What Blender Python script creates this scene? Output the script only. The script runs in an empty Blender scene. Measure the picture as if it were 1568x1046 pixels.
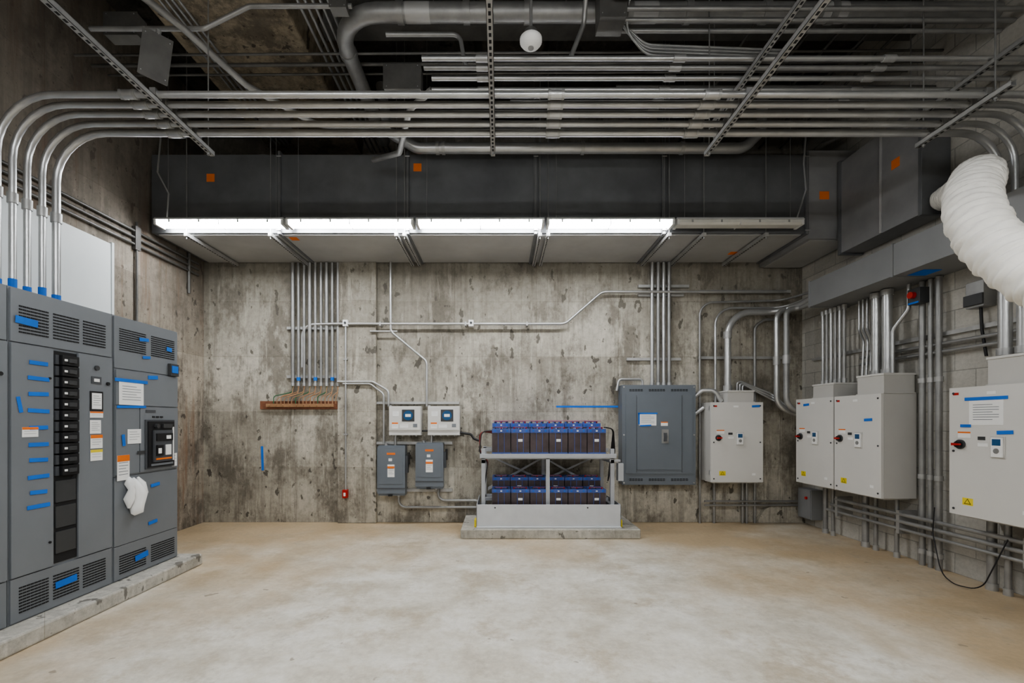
import bpy, math, random
from mathutils import Vector, Matrix
random.seed(7)
scene=bpy.context.scene

# ------------------------------------------------------------ materials
def newmat(name):
    m=bpy.data.materials.new(name); m.use_nodes=True
    nt=m.node_tree; b=nt.nodes['Principled BSDF']
    return m,nt,b
def L(nt,a,b): nt.links.new(a,b)
def noise(nt,vec,scale,detail=6,rough=.6):
    n=nt.nodes.new('ShaderNodeTexNoise'); n.inputs['Scale'].default_value=scale
    n.inputs['Detail'].default_value=detail; n.inputs['Roughness'].default_value=rough
    L(nt,vec,n.inputs['Vector']); return n.outputs['Fac']
def ramp(nt,fac,stops):
    r=nt.nodes.new('ShaderNodeValToRGB'); L(nt,fac,r.inputs['Fac'])
    e=r.color_ramp.elements
    while len(e)<len(stops): e.new(.5)
    for i,(p,c) in enumerate(stops):
        e[i].position=p
        if not hasattr(c,'__len__'): c=(c,c,c)
        e[i].color=(*c,1)
    return r.outputs['Color']
def mix(nt,fac,a,b,mode='MIX'):
    m=nt.nodes.new('ShaderNodeMix'); m.data_type='RGBA'; m.blend_type=mode
    if hasattr(fac,'links'): L(nt,fac,m.inputs[0])
    else: m.inputs[0].default_value=fac
    for s,i in ((a,6),(b,7)):
        if hasattr(s,'links'): L(nt,s,m.inputs[i])
        else: m.inputs[i].default_value=(*s,1)
    return m.outputs[2]
def mth(nt,op,a,b=0.0,clamp=False):
    m=nt.nodes.new('ShaderNodeMath'); m.operation=op; m.use_clamp=clamp
    for s,i in ((a,0),(b,1)):
        if hasattr(s,'links'): L(nt,s,m.inputs[i])
        else: m.inputs[i].default_value=s
    return m.outputs[0]
def coords(nt,scale=(1,1,1),kind='Object'):
    t=nt.nodes.new('ShaderNodeTexCoord'); m=nt.nodes.new('ShaderNodeMapping')
    m.inputs['Scale'].default_value=scale; L(nt,t.outputs[kind],m.inputs['Vector']); return m.outputs['Vector']
def bump(nt,b,h,strength=.3,dist=.01):
    n=nt.nodes.new('ShaderNodeBump'); n.inputs['Strength'].default_value=strength; n.inputs['Distance'].default_value=dist
    L(nt,h,n.inputs['Height']); L(nt,n.outputs['Normal'],b.inputs['Normal'])

def paint(name,col,rough=.5,metal=0,var=.08,scale=6,bmp=0):
    m,nt,b=newmat(name)
    f=noise(nt,coords(nt),scale,5)
    lo=[max(0,c*(1-var)) for c in col]; hi=[min(1,c*(1+var)) for c in col]
    L(nt,ramp(nt,f,[(.3,lo),(.7,hi)]),b.inputs['Base Color'])
    b.inputs['Roughness'].default_value=rough; b.inputs['Metallic'].default_value=metal
    if bmp: bump(nt,b,noise(nt,coords(nt),40,3),bmp,.003)
    return m

def concrete(name,light,mid,dark,rust=None,pw=1.22,ph=.82,hz=True,tint=.66,stain=1.0):
    m,nt,b=newmat(name)
    v=coords(nt)
    sep=nt.nodes.new('ShaderNodeSeparateXYZ'); L(nt,v,sep.inputs[0])
    u=mth(nt,'ADD',sep.outputs['X'],sep.outputs['Y'])
    comb=nt.nodes.new('ShaderNodeCombineXYZ'); L(nt,u,comb.inputs[0]); L(nt,sep.outputs['Z'],comb.inputs[1])
    br=nt.nodes.new('ShaderNodeTexBrick'); L(nt,comb.outputs[0],br.inputs['Vector'])
    br.inputs['Scale'].default_value=1; br.inputs['Brick Width'].default_value=pw; br.inputs['Row Height'].default_value=ph
    br.inputs['Mortar Size'].default_value=.004; br.inputs['Mortar Smooth'].default_value=.6; br.offset=0
    br.inputs['Color1'].default_value=(tint,tint*.985,tint*.96,1); br.inputs['Color2'].default_value=(1,1,1,1); br.inputs['Mortar'].default_value=(.6,.58,.54,1)
    n1=noise(nt,v,1.0,12,.66)
    c=ramp(nt,n1,[(.38,mid),(.47,[(a+c_)/2 for a,c_ in zip(mid,light)]),(.56,light)])
    # irregular dark weathering patches
    n2=noise(nt,coords(nt,(1,1,.6)),1.9,14,.74)
    c=mix(nt,mth(nt,'MULTIPLY',ramp(nt,n2,[(.41,.9),(.52,0)]),stain),c,dark)
    # vertical run-off streaks
    n3=noise(nt,coords(nt,(9,9,.5)),1.5,8,.65)
    c=mix(nt,mth(nt,'MULTIPLY',ramp(nt,n3,[(.50,0),(.64,1)]),.5*stain),c,dark)
    n3b=noise(nt,coords(nt,(6,6,.7)),1.7,8,.7)
    c=mix(nt,mth(nt,'MULTIPLY',ramp(nt,n3b,[(.54,0),(.64,1)]),.5),c,[min(1,x*1.3) for x in light])
    # trowel/laitance mottling
    n4=noise(nt,v,13,7,.75)
    c=mix(nt,.55,c,ramp(nt,n4,[(.34,.5),(.56,1.0)]),'MULTIPLY')
    # small dark spalls / bug holes
    n5=noise(nt,coords(nt,(1,1,.6)),8,3,.55)
    c=mix(nt,ramp(nt,n5,[(.64,0),(.67,.85)]),c,[x*.42 for x in dark])
    n5b=noise(nt,v,26,2,.5)
    c=mix(nt,ramp(nt,n5b,[(.69,0),(.72,.8)]),c,[x*.5 for x in dark])
    c=mix(nt,.9,c,br.outputs['Color'],'MULTIPLY')
    if rust:
        n6=noise(nt,coords(nt,(4,4,.3)),1.3,8,.7)
        c=mix(nt,ramp(nt,n6,[(.53,0),(.63,.75)]),c,rust)
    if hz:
        # tone darkens towards the top, edge broken up by noise
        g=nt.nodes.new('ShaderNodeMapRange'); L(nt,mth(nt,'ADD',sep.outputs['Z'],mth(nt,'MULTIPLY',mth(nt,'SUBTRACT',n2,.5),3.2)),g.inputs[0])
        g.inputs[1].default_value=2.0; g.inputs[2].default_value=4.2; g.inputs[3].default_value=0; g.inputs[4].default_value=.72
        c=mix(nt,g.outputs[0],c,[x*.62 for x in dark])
    L(nt,c,b.inputs['Base Color']); b.inputs['Roughness'].default_value=.85
    h=mth(nt,'ADD',mth(nt,'MULTIPLY',n4,.5),n2)
    h=mth(nt,'ADD',h,mth(nt,'MULTIPLY',br.outputs['Fac'],-.6))
    bump(nt,b,h,.45,.015)
    return m

M={}
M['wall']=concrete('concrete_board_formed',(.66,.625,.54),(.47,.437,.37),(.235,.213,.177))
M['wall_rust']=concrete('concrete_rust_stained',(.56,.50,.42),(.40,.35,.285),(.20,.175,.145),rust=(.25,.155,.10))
M['pad']=concrete('concrete_pad',(.72,.70,.64),(.57,.55,.49),(.44,.42,.37),pw=30,ph=30,hz=False,stain=.5)
M['beam']=concrete('concrete_beam',(.42,.36,.27),(.32,.27,.20),(.17,.145,.11),pw=3,ph=9,hz=False)
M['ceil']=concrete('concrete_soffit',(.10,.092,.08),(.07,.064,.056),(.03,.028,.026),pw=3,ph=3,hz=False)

def floor_mat():
    m,nt,b=newmat('concrete_floor'); v=coords(nt)
    n1=noise(nt,v,.55,8,.6); n2=noise(nt,v,2.0,12,.72); n3=noise(nt,v,22,5,.7)
    c=ramp(nt,n2,[(.36,(.54,.49,.40)),(.48,(.66,.62,.53)),(.60,(.77,.74,.67))])
    sep=nt.nodes.new('ShaderNodeSeparateXYZ'); L(nt,v,sep.inputs[0])
    # ochre curing residue around the perimeter
    ex=mth(nt,'MULTIPLY',mth(nt,'ABSOLUTE',sep.outputs['X']),.20)
    ey=mth(nt,'MULTIPLY',mth(nt,'SUBTRACT',sep.outputs['Y'],3.2),.24)
    e=mth(nt,'ADD',mth(nt,'MAXIMUM',ex,ey),mth(nt,'MULTIPLY',mth(nt,'SUBTRACT',n1,.5),1.9))
    f=ramp(nt,e,[(.28,0),(.78,.92)])
    c=mix(nt,f,c,mix(nt,n2,(.40,.28,.15),(.66,.52,.34)))
    n5=noise(nt,v,1.3,12,.76)
    c=mix(nt,ramp(nt,n5,[(.37,.6),(.48,0)]),c,(.42,.33,.21))
    n7=noise(nt,v,3.1,12,.78)
    c=mix(nt,ramp(nt,n7,[(.35,.45),(.45,0)]),c,(.40,.35,.27))
    c=mix(nt,.35,c,ramp(nt,n3,[(.3,.62),(.6,1)]),'MULTIPLY')
    n6=noise(nt,v,5,3,.5)
    c=mix(nt,ramp(nt,n6,[(.71,0),(.73,.7)]),c,(.26,.21,.15))
    L(nt,c,b.inputs['Base Color'])
    L(nt,ramp(nt,n2,[(.3,.38),(.7,.6)]),b.inputs['Roughness'])
    bump(nt,b,n3,.12,.004); return m
M['floor']=floor_mat()
def cmu_mat():
    m,nt,b=newmat('concrete_block_masonry'); v=coords(nt)
    sep=nt.nodes.new('ShaderNodeSeparateXYZ'); L(nt,v,sep.inputs[0])
    comb=nt.nodes.new('ShaderNodeCombineXYZ'); L(nt,mth(nt,'ADD',sep.outputs['X'],sep.outputs['Y']),comb.inputs[0]); L(nt,sep.outputs['Z'],comb.inputs[1])
    br=nt.nodes.new('ShaderNodeTexBrick'); L(nt,comb.outputs[0],br.inputs['Vector'])
    br.inputs['Scale'].default_value=1; br.inputs['Brick Width'].default_value=.4; br.inputs['Row Height'].default_value=.2
    br.inputs['Mortar Size'].default_value=.005; br.inputs['Mortar Smooth'].default_value=.3
    br.inputs['Color1'].default_value=(.48,.465,.425,1); br.inputs['Color2'].default_value=(.58,.56,.51,1); br.inputs['Mortar'].default_value=(.37,.36,.33,1)
    n4=noise(nt,v,30,4,.7); n1=noise(nt,v,1.5,6,.6)
    c=mix(nt,.4,br.outputs['Color'],ramp(nt,n4,[(.3,.6),(.6,1)]),'MULTIPLY')
    c=mix(nt,.5,c,ramp(nt,n1,[(.3,.6),(.6,1)]),'MULTIPLY')
    L(nt,c,b.inputs['Base Color']); b.inputs['Roughness'].default_value=.9
    bump(nt,b,mth(nt,'ADD',mth(nt,'MULTIPLY',n4,.4),mth(nt,'MULTIPLY',br.outputs['Fac'],-1)),.6,.008); return m
M['cmu']=cmu_mat()
M['galv']=paint('galvanized_conduit',(.52,.525,.525),.33,.7,.15,3)
M['galv_dull']=paint('galvanized_dull',(.34,.34,.335),.45,.55,.2,4)
M['galv_dark']=paint('aged_steel_conduit',(.15,.147,.14),.5,.4,.25,4)
M['strut']=paint('strut_channel_zinc',(.45,.45,.445),.45,.5,.15,6)
M['slot']=paint('dark_slot',(.015,.015,.016),.8)
M['duct']=paint('duct_sheet_metal',(.20,.205,.215),.42,.45,.25,1.3)
M['duct_l']=paint('duct_sheet_metal_light',(.48,.48,.475),.5,.3,.12,1.5)
M['duct_m']=paint('duct_sheet_metal_mid',(.32,.32,.325),.5,.3,.18,1.5)
M['wire']=paint('wireway_grey',(.24,.245,.25),.5,.1,.08,2)
M['gear']=paint('switchgear_grey',(.20,.215,.235),.42,.05,.05,2)
M['gear_d']=paint('switchgear_grey_dark',(.085,.09,.1),.5,.1,.05,2)
M['pgrey']=paint('panel_grey',(.165,.187,.215),.4,.05,.05,2)
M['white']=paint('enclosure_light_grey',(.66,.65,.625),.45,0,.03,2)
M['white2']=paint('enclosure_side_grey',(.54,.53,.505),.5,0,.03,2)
M['wht']=paint('painted_white_sheet',(.74,.78,.79),.5,0,.03,2)
M['black']=paint('black_plastic',(.016,.016,.018),.4)
M['dgrey']=paint('dark_grey_plastic',(.055,.057,.06),.45)
M['tape']=paint('blue_painters_tape',(.012,.16,.62),.7,0,.1)
M['paper']=paint('paper_white',(.85,.85,.84),.8,0,.03)
M['orange']=paint('orange_label',(.80,.20,.03),.6)
M['red']=paint('red_plastic',(.45,.02,.015),.4)
M['pink']=paint('pink_red_cap',(.42,.14,.22),.5)
M['yellow']=paint('yellow_label',(.80,.65,.05),.5)
M['copper']=paint('copper_wire',(.50,.30,.17),.4,.4)
M['green']=paint('green_wire',(.04,.16,.07),.5)
M['rustboard']=paint('rusted_bus_bar',(.24,.10,.055),.7,.1,.4,8)
M['jar']=paint('battery_jar_smoked',(.085,.065,.068),.3,0,.3,5)
M['blid']=paint('battery_lid_blue',(.07,.12,.36),.4,0,.2,9)
M['rack']=paint('rack_painted_grey',(.46,.475,.50),.45,.1,.05)
M['trim']=paint('spill_panel_white',(.62,.64,.67),.35,.2,.05)
M['hose']=paint('white_fabric_hose',(.76,.74,.69),.85,0,.1,5,.6)
M['screen']=paint('lcd_blue',(.03,.10,.22),.2)
M['fix']=paint('fixture_white_enamel',(.62,.62,.60),.5)
for nm,key,st in (('fluorescent_lens_lit','emit',40),('fluorescent_lens_room','emit2',46)):
    m,nt,b=newmat(nm); b.inputs['Base Color'].default_value=(.9,.9,.9,1)
    b.inputs['Emission Color'].default_value=(.96,.98,1,1); b.inputs['Emission Strength'].default_value=st
    M[key]=m
M['lens']=paint('fluorescent_lens_unlit',(.62,.61,.57),.35)

# ------------------------------------------------------------ mesh builder
class B:
    def __init__(s,name,frame=None):
        s.name=name; s.v=[]; s.f=[]; s.mi=[]; s.sm=[]; s.mats=[]
        s.frame(frame)
    def frame(s,fr):
        s.fr=None if fr is None else tuple(Vector(a) for a in fr)
    def T(s,p):
        p=Vector(p)
        if s.fr: return s.fr[0]+s.fr[1]*p.x+s.fr[2]*p.y+s.fr[3]*p.z
        return p
    def m(s,k):
        mt=M[k]
        if mt not in s.mats: s.mats.append(mt)
        return s.mats.index(mt)
    def add(s,vs,fs,k,smooth=False):
        o=len(s.v); s.v+= [tuple(s.T(p)) for p in vs]; i=s.m(k)
        for f in fs: s.f.append([o+a for a in f]); s.mi.append(i); s.sm.append(smooth)
    def box(s,x0,x1,y0,y1,z0,z1,k):
        vs=[(x,y,z) for x in (x0,x1) for y in (y0,y1) for z in (z0,z1)]
        s.add(vs,[(0,1,3,2),(4,6,7,5),(0,4,5,1),(2,3,7,6),(0,2,6,4),(1,5,7,3)],k)
    def prism(s,poly,axis,a0,a1,k):
        n=len(poly)
        def P(p,a):
            return {'x':(a,p[0],p[1]),'y':(p[0],a,p[1]),'z':(p[0],p[1],a)}[axis]
        vs=[P(p,a0) for p in poly]+[P(p,a1) for p in poly]
        fs=[tuple(range(n)),tuple(range(2*n-1,n-1,-1))]+[(i,(i+1)%n,n+(i+1)%n,n+i) for i in range(n)]
        s.add(vs,fs,k)
    def tube(s,pts,r,k,n=10,rad=None,caps=True):
        pts=[Vector(p) for p in pts]
        if rad: pts=fillet(pts,rad)
        rs=r if hasattr(r,'__len__') else [r]*len(pts)
        t=(pts[1]-pts[0]).normalized()
        a=Vector((0,0,1)) if abs(t.z)<.9 else Vector((1,0,0))
        nrm=(a-t*a.dot(t)).normalized(); vs=[]
        for i,p in enumerate(pts):
            if i==0: t2=(pts[1]-p)
            elif i==len(pts)-1: t2=(p-pts[i-1])
            else: t2=(pts[i+1]-p).normalized()+(p-pts[i-1]).normalized()
            t2.normalize()
            nrm=(nrm-t2*nrm.dot(t2)).normalized(); bn=t2.cross(nrm)
            rr=rs[i]
            for j in range(n):
                an=2*math.pi*j/n
                q=rr(an) if callable(rr) else rr
                vs.append(p+(nrm*math.cos(an)+bn*math.sin(an))*q)
        fs=[]
        for i in range(len(pts)-1):
            for j in range(n):
                fs.append((i*n+j,i*n+(j+1)%n,(i+1)*n+(j+1)%n,(i+1)*n+j))
        s.add(vs,fs,k,True)
        if caps:
            s.add([v for v in vs[:n]],[tuple(range(n))],k); s.add([v for v in vs[-n:]],[tuple(range(n))],k)
    def cyl(s,a,b_,r,k,n=14): s.tube([a,b_],r,k,n)
    def done(s,bevel=0):
        import bmesh
        me=bpy.data.meshes.new(s.name)
        me.from_pydata(s.v,[],s.f)
        for mt in s.mats: me.materials.append(mt)
        for p,i,sm in zip(me.polygons,s.mi,s.sm): p.material_index=i; p.use_smooth=sm
        bm=bmesh.new(); bm.from_mesh(me); bmesh.ops.recalc_face_normals(bm,faces=bm.faces); bm.to_mesh(me); bm.free()
        ob=bpy.data.objects.new(s.name,me); scene.collection.objects.link(ob)
        if bevel:
            md=ob.modifiers.new('bevel','BEVEL'); md.width=bevel; md.segments=2; md.limit_method='ANGLE'; md.angle_limit=math.radians(60)
        return ob
def fillet(pts,rad,seg=7):
    out=[pts[0]]
    for i in range(1,len(pts)-1):
        p=pts[i]; a=pts[i-1]-p; c=pts[i+1]-p; la,lc=a.length,c.length
        a.normalize(); c.normalize()
        ang=a.angle(c)
        if ang>3.1: out.append(p); continue
        d=min(rad/math.tan(ang/2),la*.49,lc*.49)
        r=d*math.tan(ang/2)
        cen=p+(a+c).normalized()*(r/math.sin(ang/2))
        p0=p+a*d; p1=p+c*d
        v0=p0-cen; v1=p1-cen; tot=v0.angle(v1); ax=v0.cross(v1)
        if ax.length<1e-9: out.append(p); continue
        ax.normalize()
        for j in range(seg+1): out.append(cen+Matrix.Rotation(tot*j/seg,3,ax)@v0)
    out.append(pts[-1]); return out

WY=6.77; LX=-4.4; RX=4.5; CZ=6.2; FY=-2.5
# ------------------------------------------------------------ room shell
def slab(name,*a):
    k=a[-1]; b=B(name); b.box(*a[:-1],k); return b.done()
slab('floor',LX-.2,RX+.2,FY-.2,WY+.2,-.2,0,'floor')
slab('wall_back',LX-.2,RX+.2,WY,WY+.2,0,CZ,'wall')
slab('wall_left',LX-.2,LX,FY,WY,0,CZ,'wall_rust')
slab('wall_right',RX,RX+.2,FY,WY,0,CZ,'cmu')
slab('wall_front',LX-.2,RX+.2,FY-.2,FY,0,CZ,'cmu')
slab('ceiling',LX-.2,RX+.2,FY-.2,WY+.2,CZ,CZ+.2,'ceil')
b=B('concrete_pilaster')
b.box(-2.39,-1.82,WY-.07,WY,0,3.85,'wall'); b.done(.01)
b=B('corner_concrete_curb')
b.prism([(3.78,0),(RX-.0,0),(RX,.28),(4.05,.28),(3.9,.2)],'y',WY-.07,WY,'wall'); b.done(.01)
# overhead concrete beams
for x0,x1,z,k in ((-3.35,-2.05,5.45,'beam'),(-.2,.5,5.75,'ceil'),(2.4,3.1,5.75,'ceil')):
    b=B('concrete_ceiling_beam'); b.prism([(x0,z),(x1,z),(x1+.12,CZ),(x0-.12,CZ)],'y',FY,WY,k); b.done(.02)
for y in (1.6,4.9):
    b=B('steel_ceiling_beam')
    b.box(-1.9,RX,y-.1,y+.1,5.68,5.70,'galv_dark'); b.box(-1.9,RX,y-.01,y+.01,5.70,5.98,'galv_dark'); b.box(-1.9,RX,y-.1,y+.1,5.98,6.0,'galv_dark'); b.done()
b=B('wall_panel_white'); b.box(LX,LX+.02,2.6,5.15,2.3,3.5,'wht')
b.box(LX,LX+.03,5.13,5.16,2.3,3.52,'wht'); b.done()

# ------------------------------------------------------------ housekeeping pads
b=B('switchgear_concrete_pad'); b.box(LX,-3.12,.8,4.78,0,.115,'pad'); b.done(.015)
b=B('battery_concrete_pad'); b.box(-.5,1.80,5.80,WY,0,.125,'pad'); b.done(.015)

# ------------------------------------------------------------ helpers
def grille(b,u0,u1,v0,v1,nu,nv,d,fill=.6,k='slot'):
    du=(u1-u0)/nu; dv=(v1-v0)/nv
    for i in range(nu):
        for j in range(nv):
            b.box(u0+i*du+du*(1-fill)/2*.5,u0+(i+1)*du-du*(1-fill)/2*.5,v0+j*dv+dv*.28,v0+(j+1)*dv-dv*.28,d,d+.004,k)
def label(b,u,v,w,h,d,k='paper',lines=0,head=None):
    b.box(u-w/2,u+w/2,v-h/2,v+h/2,d,d+.0025,k)
    if head: b.box(u-w/2,u+w/2,v+h*.25,v+h/2,d+.0025,d+.0035,head)
    for i in range(lines):
        y=v+h*.32-h*.7*i/max(1,lines)
        if head and y>v+h*.22: continue
        b.box(u-w*.38,u+w*(.38 if i%3 else .2),y-h*.012,y+h*.012,d+.0025,d+.0032,'gear')
def tape(b,u,v,w,h,d,tilt=0):
    c,s=math.cos(tilt),math.sin(tilt); 
    pts=[(-w/2,-h/2),(w/2,-h/2),(w/2,h/2),(-w/2,h/2)]
    pts=[(u+x*c-y*s,v+x*s+y*c) for x,y in pts]
    b.prism(pts,'z',d,d+.003,'tape')

# ------------------------------------------------------------ switchgear
GX=-3.3
def gearframe(y0): return ((GX,y0,.115),(0,1,0),(0,0,1),(1,0,0))
H=2.30
b=B('switchgear_main_breaker_section',gearframe(3.885)); W=.785
b.box(0,W,0,H,-.98,-.012,'gear')
b.box(.012,W-.012,.012,.30,-.02,0,'gear'); b.box(.012,W-.012,.306,.90,-.02,0,'gear')
b.box(.012,W-.012,.906,1.84,-.02,-.002,'gear'); b.box(.012,W-.012,1.846,H-.012,-.02,0,'gear')
b.box(.28,W-.02,.92,1.52,-.002,.012,'gear'); b.box(.02,.27,.92,1.52,-.002,.010,'gear'); b.box(.02,W-.02,1.53,1.83,-.002,.010,'gear')
for u0,u1 in ((.06,.36),(.42,.73)):
    grille(b,u0,u1,2.00,2.20,11,10,0); grille(b,u0,u1,.05,.22,11,8,0)
b.box(.33,.70,.94,1.40,.012,.024,'gear_d'); b.box(.35,.685,.955,1.385,.024,.034,'black')
b.box(.40,.64,1.0,1.30,.034,.05,'gear_d'); b.box(.42,.50,1.06,1.16,.05,.065,'black'); b.box(.54,.61,1.06,1.16,.05,.058,'paper')
b.box(.42,.63,1.2,1.27,.05,.06,'black'); b.cyl((.44,1.34,.03),(.44,1.34,.06),.02,'dgrey'); b.box(.52,.64,1.32,1.36,.034,.05,'dgrey')
b.box(.43,.47,1.08,1.13,.065,.068,'paper'); b.box(.54,.60,1.215,1.25,.06,.063,'paper'); b.box(.655,.675,1.0,1.33,.034,.038,'paper')
b.box(.38,.66,.965,.985,.034,.04,'gear'); b.box(.42,.62,1.02,1.035,.05,.054,'orange')
for i in range(3): b.box(.42+.05*i,.45+.05*i,1.42,1.435,.012,.02,'black')
label(b,.30,1.10,.12,.03,.016,'dgrey')
b.box(.64,.755,1.84,1.96,0,.03,'dgrey'); b.box(.655,.74,1.87,1.94,.03,.034,'tape')
label(b,.18,1.63,.27,.20,.012,'paper',6); tape(b,.18,1.745,.36,.028,.015); tape(b,.18,1.515,.32,.022,.015,.03)
label(b,.21,1.25,.15,.13,.012,'paper',4); label(b,.09,.98,.13,.22,.012,'paper',6,'orange')
label(b,.71,1.0,.07,.13,.014,'paper',3); label(b,.40,1.48,.12,.025,.014,'gear_d')
tape(b,.09,1.22,.03,.10,.015,.1)
tape(b,.33,2.14,.11,.03,.006,.1); tape(b,.36,1.98,.09,.025,.006,.1); tape(b,.65,2.10,.07,.04,.006,-.1)
tape(b,.43,1.80,.12,.035,.012,.08); tape(b,.47,.78,.11,.03,.004,.1); tape(b,.44,.43,.11,.03,.004,.1); tape(b,.30,.15,.15,.05,.008,.1)
b.tube([(.20,.875,.01),(.19,.84,.035),(.20,.79,.05),(.22,.72,.055),(.20,.64,.055),(.19,.59,.05),(.17,.555,.03)],[.012,.03,.045,.06,.052,.058,.02],'paper',7)
b.tube([(.15,.89,.01),(.14,.84,.03),(.15,.78,.04),(.12,.70,.04),(.13,.62,.03)],[.012,.045,.03,.045,.012],'paper',6)
b.tube([(.25,.88,.01),(.27,.82,.03),(.26,.74,.04),(.25,.6,.03)],[.01,.035,.05,.02],'paper',6)
b.done(.004)
def distro(y0,W):
    b=B('switchgear_distribution_section',gearframe(y0))
    b.box(0,W,0,H,-.98,-.012,'gear')
    u0,u1=.30,.50
    b.box(.01,W-.01,.012,.31,-.02,0,'gear'); b.box(.01,W-.01,1.93,H-.01,-.02,0,'gear')
    b.box(.01,u0,.32,1.92,-.02,.006,'gear'); b.box(u1,W-.01,.32,1.92,-.02,.006,'gear')
    b.box(u0+.004,u1-.004,.33,1.91,-.02,-.005,'slot')
    for i in range(11):
        z=.98+i*.083
        b.box(u0+.045,u1-.02,z,z+.072,-.006,.03,'black'); b.box(u0+.09,u1-.05,z+.02,z+.05,.03,.042,'dgrey')
        b.box(u0+.015,u0+.04,z,z+.07,-.006,.01,'gear_d'); b.box(u0+.06,u0+.085,z+.028,z+.044,.03,.032,'paper')
    for i in range(3): b.box(u0+.02,u1-.02,.40+i*.19,.56+i*.19,-.006,.004,'dgrey')
    for k in range(3):
        a=.05+k*(W-.1)/3
        grille(b,a+.01,a+(W-.1)/3-.02,1.99,2.19,8,9,0); grille(b,a+.01,a+(W-.1)/3-.02,.06,.25,8,9,0)
    for i in range(2): b.cyl((u0-.03,.5+i*1.2,.006),(u0-.03,.5+i*1.2,.014),.009,'slot',8)
    for z,w in ((1.80,.13),(1.69,.15),(1.58,.14),(1.46,.15),(1.34,.13),(1.22,.14),(1.11,.13),(.99,.15),(.88,.12),(.78,.16)):
        tape(b,.19,z,w,.028,.008,random.uniform(-.05,.08))
    tape(b,.11,2.08,.15,.05,.006,-.05); tape(b,.40,.17,.17,.05,.006,.05); tape(b,.06,1.50,.025,.11,.008,.2)
    label(b,.13,1.31,.11,.07,.008,'paper',3,'orange')
    x=.655
    label(b,x,1.72,.09,.06,.008,'gear_d'); label(b,x,1.72,.05,.025,.011,'paper')
    label(b,x,1.55,.12,.16,.008,'black'); label(b,x,1.55,.09,.13,.011,'paper',5)
    label(b,x,1.44,.12,.05,.008,'paper',2,'orange'); label(b,x-.01,1.34,.10,.11,.008,'paper',5); label(b,x,1.22,.11,.11,.008,'paper',4,'orange'); label(b,x,1.11,.11,.09,.008,'paper',3,'yellow')
    b.cyl((x,1.82,.006),(x,1.82,.02),.02,'dgrey',12); b.cyl((W-.06,1.7,.006),(W-.06,1.7,.02),.014,'slot',10)
    b.done(.004)
distro(3.06,.82); distro(2.24,.815); distro(1.42,.815)

# ------------------------------------------------------------ main overhead conduit bank
b=B('overhead_conduit_bank')
ys=(3.90,3.78,3.66,3.55,3.44); Zc=3.97
for i,y in enumerate(ys):
    r=.024 if i else .029
    b.tube([(-3.80,y,2.418),(-3.80,y,Zc),(4.28,y,Zc),(4.28,y,3.30)],r,'galv',12,.42)
    for x in (-2.79,.44,1.62):
        x+=(y-3.66)*.06
        b.cyl((x-.05,y,Zc),(x+.05,y,Zc),r+.009,'galv',12); 
        for dx in (-.06,.04): b.cyl((x+dx,y,Zc),(x+dx+.02,y,Zc),r+.014,'strut',6)
    b.cyl((-3.8,y,3.2),(-3.8,y,3.28),r+.01,'strut',10)
    for x in (-2.6,-.06,1.87,3.67):
        b.box(x-.022,x+.022,y-r-.012,y+r+.012,Zc-r,Zc+r+.006,'galv_dull')
    b.cyl((-3.8,y,2.44),(-3.8,y,2.58+.03*(i%2)),r+.003,'tape',12)
b.done()
def strutbar(name,x,y0,y1,z,rods=True):
    b=B(name); w=.041
    b.box(x-w/2,x+w/2,y0,y1,z-.041,z-.038,'strut')
    b.box(x-w/2,x-w/2+.003,y0,y1,z-.041,z,'strut'); b.box(x+w/2-.003,x+w/2,y0,y1,z-.041,z,'strut')
    b.box(x-w/2,x-w/2+.012,y0,y1,z-.003,z,'strut'); b.box(x+w/2-.012,x+w/2,y0,y1,z-.003,z,'strut')
    n=int((y1-y0)/.05)
    for i in range(n):
        b.box(x-.008,x+.008,y0+.012+i*.05,y0+.038+i*.05,z-.043,z-.0405,'slot')
    if rods:
        for y in (y0+.12,y1-.06):
            b.cyl((x,y,z-.07),(x,y,CZ),.006,'galv_dull',6); b.cyl((x,y,z-.06),(x,y,z-.045),.012,'galv',6)
    b.done()
for x,y0,y1 in ((-2.6,1.9,4.12),(-.06,1.9,4.12),(1.87,1.9,4.12),(3.67,3.25,4.0)): strutbar('trapeze_strut',x,y0,y1,Zc-.03)
for x,y0,y1,z in ((2.14,2.2,4.6,4.505),(4.1,3.4,4.6,4.505)): strutbar('upper_trapeze_strut',x,y0,y1,z)
b=B('upper_conduit_bank')
for i,(y,x0) in enumerate(((3.80,-.65),(3.90,-.65),(4.02,-.6),(4.16,-.62),(4.32,.1),(4.46,.3))):
    b.cyl((x0,y,4.53),(RX-.01,y,4.53),.020,'galv' if i in (0,2,3) else 'galv_dull',10)
    for x in (-.2,1.45,3.2):
        if x>x0: b.cyl((x,y,4.53),(x+.1,y,4.53),.028,'strut',8)
for i in range(4):
    y=3.75+i*.11
    b.cyl((.95,y,5.0),(RX-.01,y,5.0),.019,'galv_dull',10)
for i in range(3):
    b.cyl((1.2,4.7+i*.12,4.95),(RX-.01,4.7+i*.12,4.95),.02,'galv_dark',10)
b.tube([(-.62,4.16,4.53),(-.85,4.3,4.45),(-1.1,5.0,4.45),(-1.5,5.4,4.6)],.03,'galv_dull',10,.15)
b.done()
b=B('insulated_overhead_pipe')
b.tube([(RX-.01,4.12,5.2),(-1.52,4.12,5.2),(-1.52,6.0,5.2)],.078,'galv_dull',18,.42)
for x in (-.9,-.3,.25,.95,1.7,2.4,3.0): b.cyl((x-.03,4.12,5.2),(x+.03,4.12,5.2),.088,'galv_dull',18)
for x in (-.85,1.2,2.9): b.cyl((x,4.12,5.2),(x+.22,4.12,5.2),.0795,'duct_l',18)
b.cyl((-1.52,4.55,5.2),(-1.52,4.6,5.2),.09,'galv_dull',18)
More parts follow.
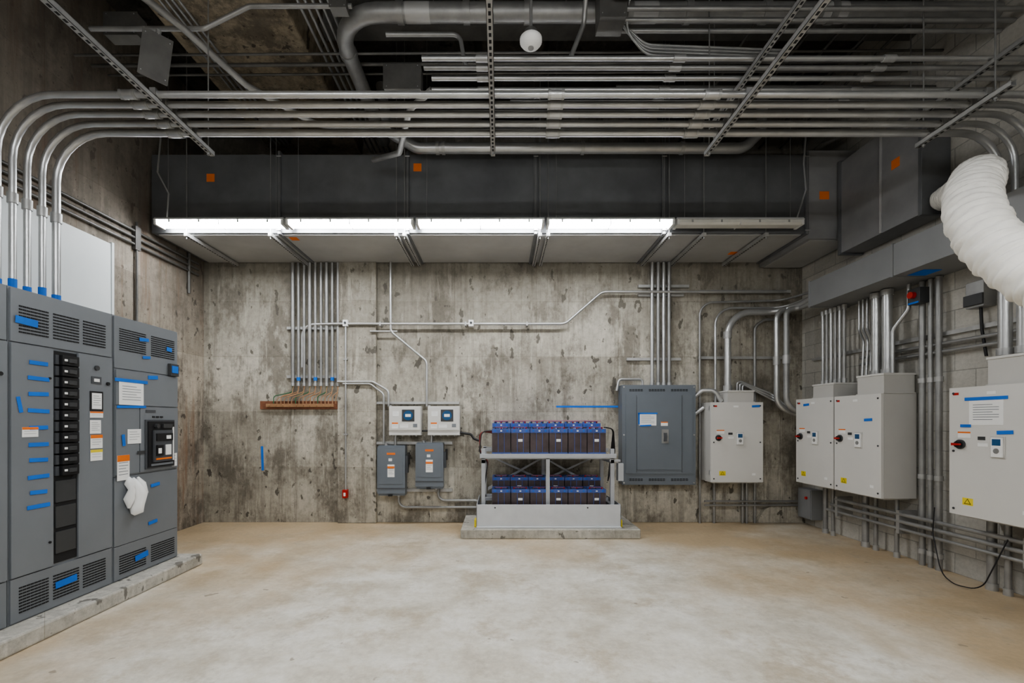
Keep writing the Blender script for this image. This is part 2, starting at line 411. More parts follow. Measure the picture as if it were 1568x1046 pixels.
for x in (-.6,.6,2.0,3.5):
    b.cyl((x,4.12,5.27),(x,4.12,CZ),.006,'galv_dull',6)
b.done()
b=B('overhead_drain_pipe')
b.tube([(-1.45,5.55,5.6),(-1.35,5.5,5.0),(-1.0,5.5,4.80),(2.95,5.5,4.80),(3.15,5.5,5.0),(3.2,5.5,5.7)],.062,'galv',14,.2)
for x in (-.75,-.68,-.1,1.0,2.2): b.cyl((x-.02,5.5,4.80),(x+.02,5.5,4.80),.072,'strut',14)
b.cyl((-.1,5.5,4.86),(-.1,5.5,CZ),.006,'galv_dull',6); b.cyl((2,5.5,4.86),(2,5.5,CZ),.006,'galv_dull',6)
b.done()
b=B('ceiling_branch_conduit')
b.tube([(-3.6,4.0,4.95),(-2.6,4.0,4.95),(-2.2,4.0,5.15),(-1.3,4.0,5.15)],.02,'galv_dull',10,.1)
b.tube([(-3.2,2.8,4.9),(-2.75,3.9,4.9),(-2.45,4.4,4.75),(-2.0,5.0,4.75),(-1.2,5.0,4.75)],.03,'galv_dull',10,.25)
b.tube([(-1.0,4.0,4.9),(-.35,4.0,4.9),(-.3,4.0,4.6),(-.05,4.0,4.6)],.018,'galv_dull',10,.08)
for i in range(5): b.tube([(-1.85+i*.07,2.4,5.35),(-1.85+i*.07,6.5,5.35)],.015,'galv_dull',8)
for i in range(4): b.tube([(-3.15+i*.06,6.4,5.40),(-3.15+i*.06,2.4,5.40)],.012,'galv_dull',8)
for i in range(4):
    b.tube([(1.0+i*.05,3.6,5.6),(.95+i*.05,4.0,5.1-i*.05),(1.3,4.05,4.85-i*.03),(2.6,4.1,4.84-i*.03)],.012,'galv_dull',8,.2)
b.tube([(.72,3.3,5.7),(.72,3.9,4.9),(.6,3.9,4.6)],.02,'galv_dull',8,.1)
for i in range(8):
    y=4.6+i*.2; b.cyl((-4.3,y,5.2+.05*(i%3)),(RX-.02,y,5.25+.05*(i%3)),.012+.006*(i%2),'galv_dark',8)
for i in range(6):
    x=2.5+i*.3; b.cyl((x,2.2,5.4),(x,6.5,5.4),.014,'galv_dark',8)
for i in range(3): b.cyl((-4.25,3.3+i*.13,4.3),(-4.25,3.3+i*.13,CZ),.05,'galv_dark',10)
b.box(-4.4,-4.15,3.2,3.7,4.28,4.33,'strut')
b.done()
def jbox(name,x,y,z,w,d,h,k='galv_dark',rot=0):
    b=B(name); b.box(-w/2,w/2,-d/2,d/2,-h/2,h/2,k); b.box(-w/2-.006,w/2+.006,-d/2-.004,-d/2,-h/2-.006,h/2+.006,k)
    for sx in (-1,1):
        for sz in (-1,1): b.cyl((sx*w*.42,-d/2-.008,sz*h*.42),(sx*w*.42,-d/2,sz*h*.42),.005,'galv',6)
    b.cyl((0,0,h/2),(0,0,h/2+.04),.02,'galv',8)
    o=b.done(.003); o.location=(x,y,z); o.rotation_euler=rot if rot else (0,0,0); return o
jbox('junction_box',-3.45,4.2,5.12,.30,.12,.20)
jbox('junction_box',-2.95,3.9,4.62,.20,.03,.36,'galv_dark',(.2,.1,.7))
jbox('junction_box',-1.4,3.98,5.15,.14,.10,.14); jbox('junction_box',-.95,4.5,4.86,.36,.14,.24)
jbox('junction_box',.95,3.9,5.05,.22,.2,.34); jbox('junction_box',-2.6,5.3,5.0,.35,.1,.16)
b=B('ceiling_occupancy_sensor')
b.cyl((.24,3.5,4.45),(.24,3.5,CZ),.012,'galv_dull',8); b.cyl((.24,3.5,4.45),(.24,3.5,4.50),.05,'galv_dark',12)
b.tube([(.24,3.5,4.45),(.24,3.5,4.44),(.24,3.5,4.415),(.24,3.5,4.395),(.24,3.5,4.38),(.24,3.5,4.372)],[.075,.085,.085,.07,.05,.02],'paper',24)
b.cyl((.24,3.5,4.366),(.24,3.5,4.376),.022,'galv_dull',16); b.done()

# ------------------------------------------------------------ rear duct
b=B('supply_air_duct')
b.box(-4.36,3.85,5.70,WY-.02,3.86,4.84,'duct')
b.box(-4.30,3.80,5.74,WY-.04,3.848,3.86,'duct_l')
for x in (-2.75,-1.15,.45,2.05,3.83):
    b.box(x-.02,x+.02,5.67,WY-.01,3.835,4.87,'duct'); b.box(x-.004,x+.004,5.665,5.68,3.835,4.87,'galv_dull')
    for z in (3.88,4.8): b.cyl((x-.03,5.66,z),(x+.03,5.66,z),.008,'galv',6)
b.box(3.85,RX-.02,5.68,WY-.02,3.78,4.88,'duct_m'); b.box(3.9,RX-.06,5.72,WY-.04,3.77,3.78,'duct_l')
for x,z,w in ((-3.62,4.55,.10),(-1.03,4.68,.10),(4.05,4.32,.12)):
    y=5.70 if x<3.8 else 5.68
    b.box(x-w/2,x+w/2,y-.004,y,z-.05,z+.05,'orange')
b.box(-2.75+.06,-2.75+.16,5.8,5.9,3.844,3.848,'orange'); b.box(3.2,3.3,6.3,6.4,3.844,3.848,'orange')
b.done(.006)
b=B('branch_air_duct')
b.box(4.22,RX-.01,4.55,5.66,3.58,4.70,'duct_m'); b.box(4.20,RX-.01,4.53,4.57,3.56,4.72,'duct'); b.box(4.20,RX-.01,5.62,5.66,3.56,4.72,'duct')
b.box(4.214,4.22,4.8,4.9,4.2,4.3,'orange'); b.box(4.20,4.22,5.02,5.04,3.58,4.70,'duct_l'); b.done(.006)
b=B('duct_support_strut')
for x in (-3.88,-2.84,-1.28,-1.18,.50,.60,2.10,2.53,3.3):
    b.box(x-.022,x+.022,5.62,6.72,3.79,3.832,'strut')
    for i in range(20): b.box(x-.007,x+.007,5.66+i*.053,5.69+i*.053,3.788,3.791,'slot')
    b.cyl((x,5.64,3.76),(x,5.64,CZ),.006,'galv_dull',6)
b.done()

# ------------------------------------------------------------ fluorescent fixtures
def fixture(x0,x1,y,z,e,name='fluorescent_strip_light'):
    b=B(name)
    b.prism([(y-.09,z+.03),(y+.09,z+.03),(y+.07,z+.06),(y-.07,z+.06)],'x',x0,x1,'fix')
    xm=(x0+x1)/2
    for a,c in ((x0+.03,xm-.005),(xm+.005,x1-.03)):
        b.prism([(y-.075,z+.029),(y-.078,z+.0),(y-.05,z-.022),(y+.05,z-.022),(y+.078,z),(y+.075,z+.029)],'x',a,c,e)
    for a in (x0,x1-.03): b.box(a,a+.03,y-.08,y+.08,z-.026,z+.03,'fix')
    b.box(xm-.005,xm+.005,y-.08,y+.08,z-.024,z+.03,'fix')
    for i in (.12,.35,.65,.88):
        xx=x0+(x1-x0)*i; b.box(xx-.01,xx+.01,y-.083,y-.078,z-.0,z+.04,'galv_dull')
    for xx in (x0+.12,x1-.12): b.cyl((xx,y,z+.06),(xx,y,CZ),.003,'galv_dull',6)
    b.done()
for i,(a,c) in enumerate(((-4.17,-2.61),(-2.58,-1.04),(-1.01,.54),(.57,2.11),(2.14,3.67))):
    fixture(a,c,5.56,3.90,'emit' if i<4 else 'lens')
# the rest of the room's strip lights (row above / behind the viewpoint)
for y in (1.2,-1.2):
    for a in (-2.9,-.8,1.3):
        fixture(a,a+1.6,y,3.75,'emit2')
b=B('light_flex_whip')
b.tube([(-4.05,5.54,3.98),(-4.0,5.50,4.25),(-4.12,5.48,4.5),(-4.1,5.5,4.9),(-4.1,5.5,5.3)],.01,'galv',8)
b.tube([(3.62,5.54,3.98),(3.7,5.50,4.3),(3.66,5.48,4.6),(3.7,5.5,5.0)],.01,'galv',8); b.done()

# ------------------------------------------------------------ left wall conduits
b=B('left_wall_conduit')
for z in (3.62,3.70,3.78): b.cyl((LX+.03,3.0,z),(LX+.03,6.6,z),.016,'galv_dark',8)
b.tube([(LX+.03,5.48,2.2),(LX+.03,5.48,3.9)],.014,'galv_dark',8); b.tube([(LX+.03,6.4,3.3),(LX+.03,6.4,3.9)],.02,'galv_dark',8)
b.box(LX,LX+.05,5.44,5.52,3.56,3.84,'galv_dark')
b.done()

# ------------------------------------------------------------ back wall conduits
BY=WY-.04
b=B('ground_conduit_bundle')
for i in range(9):
    x=-3.05+i*.083
    b.cyl((x,BY-.02,2.02),(x,BY-.02,3.84),.020 if i%3 else .026,'galv_dull',10)
    b.cyl((x,BY-.02,2.02),(x,BY-.02,2.07),.028,'galv',8)
    if i%3==1: b.cyl((x,BY-.02,2.10),(x,BY-.02,2.15),.027,'tape',8)
    xt=-3.32+i*.108
    b.tube([(x,BY-.02,2.04),(x,BY-.03,1.93),(xt,BY-.05,1.87),(xt,BY-.05,1.76)],.007,'copper' if i%3 else 'green',6,.05)
    b.tube([(x+.012,BY-.02,2.04),(x,BY-.05,1.90),(xt+.05,BY-.05,1.84),(xt+.05,BY-.05,1.76)],.006,'copper',6,.05)
b.box(-3.15,-2.36,BY,WY,2.14,2.18,'strut'); b.box(-3.15,-2.36,BY,WY,2.86,2.90,'strut'); b.done()
b=B('grounding_bus_bar')
b.box(-3.55,-2.39,WY-.03,WY,1.68,1.80,'rustboard'); b.box(-3.45,-2.45,WY-.06,WY-.05,1.71,1.76,'copper')
for i in range(10): b.cyl((-3.40+i*.1,WY-.075,1.735),(-3.40+i*.1,WY-.03,1.735),.012,'copper',6)
b.done(.003)
b=B('wall_branch_conduit'); r=.019; yy=WY-.095
b.tube([(-2.92,BY,2.3),(-2.92,BY,2.93),(-2.4,yy,2.93),(.96,yy,2.93),(1.5,yy,3.40),(4.2,yy,3.40)],r,'galv',10,.18)
b.tube([(-2.26,yy,2.93),(-2.26,yy,.50)],.015,'galv',8)
b.tube([(-2.38,yy,2.08),(-1.86,yy,2.08),(-1.63,yy,1.95),(-1.63,yy,1.72)],.017,'galv',10,.1)
b.tube([(-2.3,yy,2.05),(-1.9,yy,2.05),(-1.70,yy,1.9),(-1.70,yy,1.16)],.015,'galv',10,.1)
b.tube([(-1.6,yy,3.84),(-1.6,yy,2.82),(-1.07,yy,2.38),(-1.07,yy,1.72)],.017,'galv',10,.12)
b.tube([(-1.9,yy,2.82),(-1.5,yy,2.82)],.013,'galv',8)
for x in (-2.26,-.42):
    b.box(x-.035,x+.035,WY-.12,WY,2.895,2.985,'paper'); b.cyl((x,WY-.13,2.94),(x,WY-.12,2.94),.018,'dgrey',10)
b.tube([(-1.48,WY-.1,.46),(-1.48,WY-.1,.24),(-.27,WY-.1,.24)],.02,'galv_dull',10,.12)
b.tube([(-.90,WY-.1,.55),(-.90,WY-.1,.34),(-.3,WY-.1,.34),(-.25,WY-.1,.20)],.02,'galv_dull',10,.1)
b.tube([(-.60,WY-.1,1.34),(-.42,WY-.1,1.31),(-.38,WY-.12,1.25),(-.3,WY-.15,1.22)],.018,'black',8,.05)
b.tube([(-1.53,WY-.1,1.30),(-1.53,WY-.1,1.15)],.018,'galv',8); b.tube([(-1.0,WY-.1,1.3),(-1.0,WY-.1,1.18)],.018,'galv',8)
b.tube([(-1.25,yy,1.36),(-1.05,yy,1.36)],.012,'black',8); 
for x in (-1.75,-.5,.4): b.box(x-.012,x+.012,yy-.023,WY,2.90,2.96,'strut')
for z in (1.3,2.4): b.box(-2.29,-2.23,yy-.018,WY-.07,z,z+.02,'strut')
b.box(-1.82,-.6,WY-.05,WY,1.755,1.79,'strut'); b.box(-1.85,-.7,WY-.05,WY,.46,.50,'strut'); b.box(-1.85,-.7,WY-.05,WY,1.16,1.20,'strut')
b.done()
b=B('fire_alarm_pull_device')
b.box(-2.295,-2.225,WY-.14,WY-.07,.38,.50,'red'); b.box(-2.275,-2.245,WY-.15,WY-.14,.41,.46,'paper'); b.done(.004)

def frame_back(x,z,y=WY): return ((x,y,z),(1,0,0),(0,0,1),(0,-1,0))
for x0 in (-1.60,-1.04):
    b=B('battery_charger_controller',frame_back(x0,1.30,WY-.05)); w,h=.46,.42
    b.box(0,w,0,h,0,.14,'white'); b.box(.008,w-.008,.075,h-.008,.14,.155,'white')
    b.box(.19,.37,.20,.37,.155,.16,'dgrey'); b.cyl((.28,.285,.158),(.28,.285,.166),.07,'screen',20); b.box(.24,.32,.265,.305,.166,.168,'paper')
    label(b,.10,.31,.09,.07,.155,'paper',2); label(b,.09,.14,.09,.09,.155,'paper',2,'orange'); label(b,.22,.13,.12,.05,.155,'paper',1); label(b,.38,.14,.06,.05,.155,'gear')
    for i in range(4): b.cyl((.08+i*.1,-.02,.07),(.08+i*.1,.01,.07),.014,'galv',8)
    b.box(.005,.03,.38,h+.015,.05,.12,'galv'); b.done(.006)
for x0,z0,h in ((-1.76,.43,.72),(-1.21,.53,.66)):
    b=B('safety_disconnect_switch',frame_back(x0,z0,WY-.05)); w=.42
    b.box(.01,w-.03,0,h,0,.16,'pgrey'); b.box(0,w-.02,.03,h-.02,.16,.185,'pgrey'); b.box(.03,w-.05,.17,h-.06,.185,.19,'pgrey')
    b.box(.0,w-.02,.10,.115,.185,.19,'gear_d')
    b.box(w-.03,w+.01,h*.45,h*.8,.06,.14,'gear_d'); b.box(w+.0,w+.03,h*.62,h*.86,.08,.12,'black')
    label(b,.20,h*.50,.10,.18,.19,'paper',5); label(b,.20,h*.57,.10,.03,.193,'orange'); label(b,.20,h*.84,.12,.03,.19,'orange'); label(b,.19,h*.72,.05,.04,.19,'paper',1)
    b.box(.16,.22,-.005,.02,.18,.20,'black'); b.cyl((.28,-.03,.06),(.28,.01,.06),.028,'galv',8); b.cyl((.10,h-.01,.06),(.10,h+.03,.06),.028,'galv',8)
    b.done(.012)

# ------------------------------------------------------------ battery rack
b=B('battery_rack')
y0,y1=5.95,6.62; xa,xb=-.24,1.50
for x in (xa,xb-.05):
    for y in (y0,y1-.05): b.box(x,x+.05,y,y+.05,.125,1.14,'rack')
    b.box(x,x+.05,y0,y1,.125,.16,'rack'); b.box(x,x+.05,y0,y1,.95,1.0,'rack'); b.box(x,x+.05,y0,y1,.36,.41,'rack')
xm=(xa+xb)/2
for y in (y0,y1-.05): b.box(xm-.025,xm+.025,y,y+.05,.125,1.05,'rack')
for (yy0,z) in ((y0,.33),(y0+.28,.33),(y0+.33,.45),(y1-.05,.45),(y0,1.05),(y0+.28,1.05),(y0+.33,1.13),(y1-.05,1.13)):
    b.box(xa,xb,yy0,yy0+.045,z-.045,z,'rack')
b.box(xa-.02,xb+.02,y0-.03,y0,1.02,1.075,'rack')
for s in (-1,1):
    p=[(xm+s*.03,.95),(xm+s*.08,.95),(xm+s*.80,.55),(xm+s*.80,.50)]
    b.prism(p,'y',y1-.04,y1-.03,'rack')
    p=[(xm+s*.75,1.0),(xm+s*.80,1.0),(xm+s*.12,.68),(xm+s*.08,.70)]
    b.prism(p,'y',y1-.02,y1-.01,'rack')
b.box(xa-.06,xb+.06,y0-.10,y0-.09,.127,.43,'trim'); b.box(xa-.06,xa-.05,y0-.10,y1,.127,.43,'trim'); b.box(xb+.05,xb+.06,y0-.10,y1,.127,.43,'trim')
b.box(xa-.06,xb+.06,y0-.115,y0-.10,.127,.15,'trim')
for x in (xa+.18,xm+.5): b.cyl((x,y0-.105,.39),(x,y0-.095,.39),.01,'dgrey',8)
for x in (xa-.09,xb+.06): b.box(x,x+.03,y0-.05,y0+.1,.127,.22,'yellow')
b.box(xb-.06,xb+.08,y0,y0+.04,.97,1.0,'rack')
b.box(xb+.05,xb+.12,y0,y0+.1,.72,.95,'rack'); b.done(.003)
b=B('backup_battery_bank')
def battery(x,y,z,w,d,h,flip):
    b.box(x,x+w,y,y+d,z,z+h*.78,'jar'); b.box(x-.002,x+w+.002,y-.003,y+d+.003,z+h*.78,z+h*.93,'blid')
    b.box(x-.002,x+w+.002,y-.002,y,z,z+h*.05,'blid')
    for i in range(1,3):
        b.box(x+w*i/3-.003,x+w*i/3+.003,y-.005,y,z+.01,z+h*.8,'blid')
    for i in range(3):
        xc=x+w*(i+.5)/3
        b.cyl((xc,y+d*.55,z+h*.93),(xc,y+d*.55,z+h*.98),.022,'blid',8); b.cyl((xc,y+d*.2,z+h*.93),(xc,y+d*.2,z+h*1.0),.011,'red' if (i+flip)%2 else 'dgrey',8)
        b.box(xc-.012,xc+.012,y-.006,y-.003,z+h*.83,z+h*.88,'paper' if i==1 else 'tape')
    b.box(x+.04,x+w-.04,y+d*.15,y+d*.25,z+h*.98,z+h*1.0,'pink')
    b.box(x+w*.42,x+w*.58,y+d*.3,y+d*.8,z+h*.93,z+h*.95,'trim')
    if flip: b.box(x+w*.38,x+w*.62,y-.006,y-.002,z+h*.45,z+h*.55,'paper')
for row,(y,zs) in enumerate(((5.96,.331),(6.28,.451),(5.96,1.076),(6.28,1.131))):
    for i in range(6):
        x=-.10+i*1.50/6
        battery(x,y,zs,.24,.29,(.30,.30,.35,.37)[row],i%2)
for i in range(5):
    b.tube([(-.08,6.0+.03*i,1.38-.01*i),(-.24-.01*i,6.0+.05*i,1.37),(-.27,6.05+.05*i,1.1),(-.16,6.05+.05*i,.95),(-.2,6.1,.66)],.008,'red' if i%2 else 'dgrey',6,.08)
    b.tube([(1.40,6.0+.03*i,1.42),(1.50+.012*i,6.0+.05*i,1.40),(1.53,6.05+.05*i,1.1),(1.45,6.1,.7)],.008,'dgrey' if i%2 else 'black',6,.08)
b.tube([(-.10,6.30,1.505),(.7,6.3,1.51),(1.4,6.3,1.505)],.005,'pink',6)
b.done(.003)

# ------------------------------------------------------------ grey panelboard
b=B('electrical_panelboard',frame_back(1.765,.585)); w,h=1.06,1.44
b.box(0,w,0,h,0,.20,'pgrey'); b.box(0,w,0,h,.20,.21,'pgrey')
b.box(.05,w-.05,.16,h-.13,.21,.222,'pgrey')
b.box(.20,.206,.18,h-.15,.222,.225,'gear_d'); b.box(w-.206,w-.20,.18,h-.15,.222,.225,'gear_d'); b.box(.21,w-.21,.22,h-.18,.222,.232,'pgrey')
for z in (h-.075,.075):
    grille(b,.10,.30,z-.02,z+.02,5,2,.21); grille(b,.38,.62,z-.02,z+.02,6,2,.21); grille(b,.70,.95,z-.02,z+.02,6,2,.21)
label(b,.36,.94,.25,.17,.232,'paper',6); tape(b,.36,1.03,.28,.02,.236); tape(b,.33,.855,.16,.02,.236,.05)
tape(b,.235,.95,.02,.16,.236); label(b,.60,.88,.10,.06,.232,'paper',1,'orange')
b.box(.56,.66,.60,.80,.232,.238,'galv_dull'); b.box(.59,.63,.63,.75,.238,.26,'gear_d')
for x in (.025,w-.025):
    for z in (.03,h-.03,h/2): b.cyl((x,z,.21),(x,z,.216),.012,'galv',8)
b.done(.005)
b=B('panel_feeder_conduit')
for i,x in enumerate((2.24,2.33,2.41,2.49)):
    b.cyl((x,WY-.08,2.03),(x,WY-.08,3.84),.026,'galv_dull' if i%2 else 'galv',10); b.cyl((x,WY-.08,2.03),(x,WY-.08,2.07),.036,'strut',8)
b.tube([(2.1,WY-.08,2.03),(2.1,WY-.08,2.12),(1.75,WY-.08,2.12),(1.72,WY-.08,1.95)],.018,'galv',8,.06)
b.box(1.88,2.68,WY-.045,WY,2.40,2.44,'strut'); b.box(2.05,2.72,WY-.045,WY,3.35,3.39,'strut'); b.box(2.05,2.80,WY-.045,WY,3.48,3.52,'strut')
b.done()
b=B('wall_painters_tape',frame_back(0,0))
tape(b,1.30,1.72,.92,.028,.0); tape(b,-3.53,.95,.035,.36,.0,.03); b.done()

# ------------------------------------------------------------ drive enclosures
def vfd(name,frame,w,h,d,hood=None,paper=False,tp=(.5,.86)):
    b=B(name,frame)
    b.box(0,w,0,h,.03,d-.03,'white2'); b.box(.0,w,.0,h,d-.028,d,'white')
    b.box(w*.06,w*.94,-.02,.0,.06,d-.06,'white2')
    for z in (.1,h-.12): b.box(-.006,.006,z,z+.07,d-.05,d-.028,'galv')
    for u in (.04,w-.04):
        for z in (.05,h*.5,h-.05): b.cyl((u,z,d),(u,z,d+.006),.010,'dgrey',8)
    u,v=w*.14,h*.555
    b.cyl((u,v,d),(u,v,d+.015),.042,'dgrey',18); b.cyl((u,v,d+.015),(u,v,d+.04),.028,'black',16)
    b.prism([(u-.035,v-.012),(u+.035,v-.006),(u+.035,v+.008),(u-.035,v+.012)],'z',d+.035,d+.055,'red')
    label(b,u+.03,v+.085,.11,.055,d,'paper',1,'orange')
    u,v=w*.55,h*.545
    b.box(u-.055,u+.055,v-.09,v+.09,d,d+.006,'white2'); b.box(u-.042,u+.042,v-.08,v+.08,d+.006,d+.018,'paper')
    b.box(u-.032,u+.032,v+.015,v+.068,d+.018,d+.02,'screen'); b.cyl((u,v-.03,d+.018),(u,v-.03,d+.022),.022,'galv_dull',14)
    label(b,u-.13,v+.07,.06,.03,d,'dgrey'); label(b,u-.12,v+.015,.08,.03,d,'paper',1)
    v=h*.11; u=w*.22
    b.box(u-.045,u+.045,v-.028,v+.035,d,d+.002,'yellow'); b.prism([(u-.03,v-.018),(u+.03,v-.018),(u,v+.03)],'z',d+.002,d+.003,'black'); b.prism([(u-.022,v-.013),(u+.022,v-.013),(u,v+.022)],'z',d+.003,d+.0035,'yellow')
    label(b,w*.82,h*.10,.05,.03,d,'paper'); label(b,.06,h-.055,.05,.022,d,'red')
    label(b,w*.48,h-.06,.07,.025,d,'paper')
    if not paper: tape(b,w*tp[0],h*tp[1],.11,.03,d+.002,.05)
    if paper:
        label(b,w*.42,h*.80,.27,.21,d,'paper',7); tape(b,w*.42,h*.80+.12,.34,.028,d+.003); tape(b,w*.62,h*.655,.12,.03,d+.003,.05); tape(b,w*.2,h*.70,.09,.025,d+.003)
    if hood:
        u0,u1,hh=hood
        b.box(u0,u1,h,h+hh,.05,d-.03,'white2'); b.box(u0-.008,u1+.008,h+hh-.02,h+hh,.04,d-.022,'white'); b.box(u0-.01,u1+.01,h,h+.012,.04,d-.02,'white2')
    b.box(w*.1,w*.12,0,h,0,.03,'galv'); b.box(w*.88,w*.90,0,h,0,.03,'galv')
    return b.done(.006)
def frame_right(y,z): return ((RX,y,z),(0,-1,0),(0,0,1),(-1,0,0))
vfd('variable_frequency_drive_cabinet',frame_back(2.98,.64),.735,1.13,.35,(.25,.62,.17),tp=(.86,.95))
vfd('variable_frequency_drive_cabinet',frame_right(6.28,.67),.70,1.13,.41,(.30,.66,.18),tp=(.3,.93))
vfd('variable_frequency_drive_cabinet',frame_right(5.56,.67),.68,1.13,.41,(.32,.68,.22),tp=(.75,.75))
vfd('variable_frequency_drive_cabinet',frame_right(4.14,.67),.74,1.13,.41,(.30,.74,.24),True)

# ------------------------------------------------------------ wireway right wall
b=B('overhead_wireway')
b.box(3.98,RX-.02,2.2,5.85,2.97,3.29,'wire')
for y in (2.6,3.6,4.6,5.84): b.box(3.97,RX-.01,y,y+.02,2.96,3.30,'wire')
b.box(4.10,4.28,4.40,4.58,2.966,2.97,'tape'); b.done(.006)

b=B('right_wall_conduit')
def drop(y,z0,z1,r,k='galv',x=4.3):
    b.cyl((x,y,z0),(x,y,z1),r,k,12)
    b.cyl((x,y,z1-.06),(x,y,z1),r+.010,'strut',10); b.cyl((x,y,z0),(x,y,z0+.06),r+.010,'strut',10)
for y in (5.20,5.05): drop(y,2.02,2.96,.048)
for i in range(6): drop(5.68+i*.075,1.98,2.96,.018,'galv' if i%2 else 'galv_dull',4.3)
drop(3.80,2.05,2.96,.045,x=4.22); drop(3.66,2.05,2.96,.045,x=4.22)
for y,r,x in ((4.76,.028,4.42),(4.67,.022,4.42),(4.58,.028,4.42)):
    b.cyl((x,y,0),(x,y,2.96),r,'galv_dull',10)
    for z in (.12,.9,1.9): b.cyl((x,y,z),(x,y,z+.05),r+.009,'strut',8)
for y,r in ((6.12,.03),(5.98,.02),(5.45,.035),(5.30,.022),(5.02,.022),(4.05,.035),(3.92,.025),(3.75,.03),(3.6,.03)):
    b.cyl((4.38,y,0),(4.38,y,.65),r,'galv_dull',10); b.cyl((4.38,y,.0),(4.38,y,.06),r+.008,'strut',10)
for z,r in ((.50,.022),(.42,.022),(.34,.018)):
    b.cyl((4.32,2.5,z),(4.32,6.35-z,z),r,'galv_dull',10)
for y in (3.7,4.9,5.8): b.box(4.30,4.5,y,y+.04,.29,.54,'strut')
for z in (2.28,2.20): b.cyl((4.44,2.5,z),(4.44,5.6,z),.018,'galv_dull',8)
b.box(4.46,4.5,2.5,6.5,2.36,2.40,'strut')
for i in range(3):
    b.tube([(4.36,5.52-i*.06,2.96),(4.36,5.52-i*.06,2.6),(4.32,5.40-i*.06,2.45),(4.3,5.40-i*.06,2.02)],.014,'galv',8,.1)
b.tube([(4.3,4.98,2.03),(4.3,4.98,2.5),(4.36,4.85,2.7),(4.36,4.85,2.96)],.02,'galv',8,.12)
for i in range(2):
    y=6.46-i*.14
    b.tube([(4.15,5.87,3.12-i*.05),(4.15,y,3.12-i*.05),(3.93+.05*i,y,3.05),(3.93+.05*i,y,1.72),(4.2,y,1.60),(4.3,6.33,1.58)],.036,'galv' if i!=1 else 'galv_dull',12,.22)
    b.cyl((3.93+.05*i,y,2.3),(3.93+.05*i,y,2.42),.046,'strut',12)
b.tube([(3.30,WY-.18,1.95),(3.30,WY-.18,3.08),(4.15,WY-.18,3.08),(4.15,5.87,3.15)],.046,'galv',14,.34)
b.cyl((3.30,WY-.18,1.945),(3.30,WY-.18,2.02),.06,'strut',14); b.cyl((3.30,WY-.18,2.7),(3.30,WY-.18,2.8),.056,'strut',14)
b.tube([(3.16,WY-.1,1.78),(3.16,WY-.1,3.16),(4.15,WY-.1,3.16),(4.25,5.87,3.2)],.018,'galv',10,.25)
b.tube([(2.95,WY-.06,0),(2.95,WY-.06,3.25),(4.15,WY-.06,3.28),(4.3,5.87,3.25)],.016,'galv_dull',10,.2)
b.tube([(3.76,WY-.06,0),(3.76,WY-.06,2.9),(3.9,WY-.06,3.0),(4.2,WY-.06,3.0)],.02,'galv_dull',10,.12)
for x in (3.16,3.58,3.64): b.tube([(x,WY-.06,0),(x,WY-.06,.6)],.02,'galv_dull',10)
for i in range(3): b.tube([(3.45+.04*i,WY-.15,1.95),(3.45+.04*i,WY-.15,2.1-.03*i),(3.95,WY-.15,1.9-.04*i),(4.1,WY-.3,1.7)],.016,'galv',8,.08)
b.tube([(2.83,WY-.12,1.85),(2.95,WY-.14,1.95),(3.10,WY-.2,1.95),(3.20,WY-.2,1.79)],.03,'galv',10,.1)
b.tube([(2.83,WY-.12,1.6),(2.97,WY-.14,1.7)],.03,'galv',10)
for z in (.33,.27): b.cyl((3.0,WY-.1,z),(4.45,WY-.1,z),.014,'galv_dull',8)
b.box(2.95,4.3,WY-.05,WY,2.42,2.46,'strut'); b.box(2.95,4.3,WY-.05,WY,3.40,3.44,'strut')
b.tube([(4.3,4.50,.65),(4.28,4.50,.4),(4.22,4.35,.04),(4.15,4.15,.012),(4.18,3.95,.03),(4.3,3.85,.5)],.005,'black',6,.2)
b.done()
b=B('small_disconnect_box',((RX,6.62,.12),(0,-1,0),(0,0,1),(-1,0,0)))
b.box(0,.28,0,.42,0,.16,'wire'); b.box(.01,.27,.01,.41,.16,.17,'wire'); b.cyl((.2,.3,.17),(.2,.3,.19),.02,'red',10); b.done(.005)
b=B('wall_disconnect_switch',((RX,4.80,2.72),(0,-1,0),(0,0,1),(-1,0,0)))
b.box(0,.14,0,.16,.1,.2,'dgrey'); b.box(.01,.13,.0,.02,.2,.205,'tape'); b.cyl((.07,.09,.20),(.07,.09,.24),.035,'red',12); b.done(.004)
b=B('wall_control_box',((RX,4.28,2.55),(0,-1,0),(0,0,1),(-1,0,0)))
b.box(0,.16,0,.24,0,.12,'galv_dull'); b.box(-.005,.165,.02,.12,.12,.14,'dgrey'); b.tube([(.08,0,.06),(.08,-.2,.05),(.1,-.45,.03)],.012,'black',8); b.done(.004)

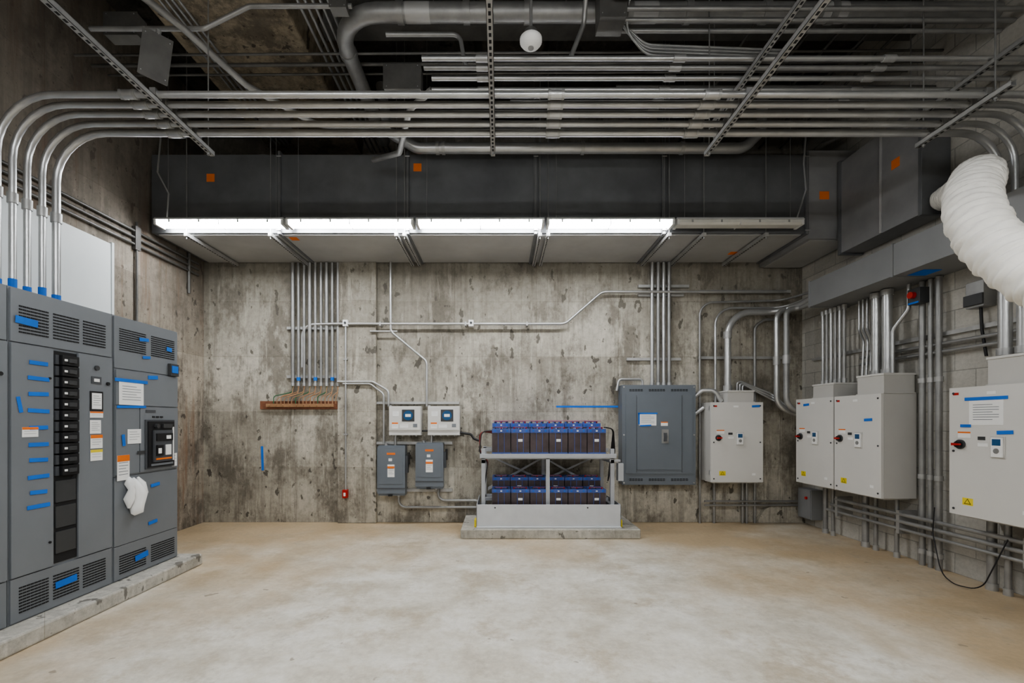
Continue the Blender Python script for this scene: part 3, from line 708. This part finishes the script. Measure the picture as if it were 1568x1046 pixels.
# ------------------------------------------------------------ flexible hose
b=B('flexible_air_hose')
cp=[(4.38,4.52,3.70),(4.20,4.20,3.60),(4.02,3.92,3.50),(3.74,3.58,3.41),(3.46,3.30,3.25),(3.22,3.10,3.05),(3.08,2.95,2.83),(3.02,2.80,2.60),(3.01,2.65,2.42),(3.00,2.5,2.27),(3.02,2.3,2.10),(3.15,2.0,1.9),(3.5,1.6,1.3),(3.8,1.2,.6),(3.85,.9,.17)]
cp=[Vector(p) for p in cp]
pts=[]
def cr(p0,p1,p2,p3,t):
    return .5*((2*p1)+(p2-p0)*t+(2*p0-5*p1+4*p2-p3)*t*t+(3*p1-p0-3*p2+p3)*t**3)
for i in range(len(cp)-1):
    p0=cp[max(0,i-1)]; p3=cp[min(len(cp)-1,i+2)]
    for j in range(24): pts.append(cr(p0,cp[i],cp[i+1],p3,j/24))
pts.append(cp[-1])
out=[pts[0]]; acc=0; step=.0125
for a,c in zip(pts,pts[1:]):
    d=(c-a).length
    while acc+d>=step:
        a=a+(c-a).normalized()*(step-acc); out.append(a.copy()); d=(c-a).length; acc=0
    acc+=d
rs=[]
for i in range(len(out)):
    base=min(.142,.09+i*.0009)
    def f(an,i=i,base=base):
        ph=2*math.pi*i/5.0
        return base+.009*math.sin(ph+.8*math.sin(an*2+i*.11))+.005*math.sin(i*1.7+an*3)+.004*math.sin(an*5+i*.6)
    rs.append(f)
b.tube(out,rs,'hose',36)
b.done()

# ------------------------------------------------------------ world + camera
w=bpy.data.worlds.new('World'); scene.world=w; w.use_nodes=True
w.node_tree.nodes['Background'].inputs[0].default_value=(.6,.65,.7,1); w.node_tree.nodes['Background'].inputs[1].default_value=.02
try: scene.view_settings.look='AgX - Medium High Contrast'
except Exception: pass
cam=bpy.data.cameras.new('camera'); co=bpy.data.objects.new('camera',cam); scene.collection.objects.link(co)
cam.sensor_width=36; cam.lens=16.0; cam.shift_x=.012; cam.shift_y=.078; cam.clip_start=.05
co.location=(0,0,1.5); co.rotation_euler=(math.radians(90),0,0)
scene.camera=co
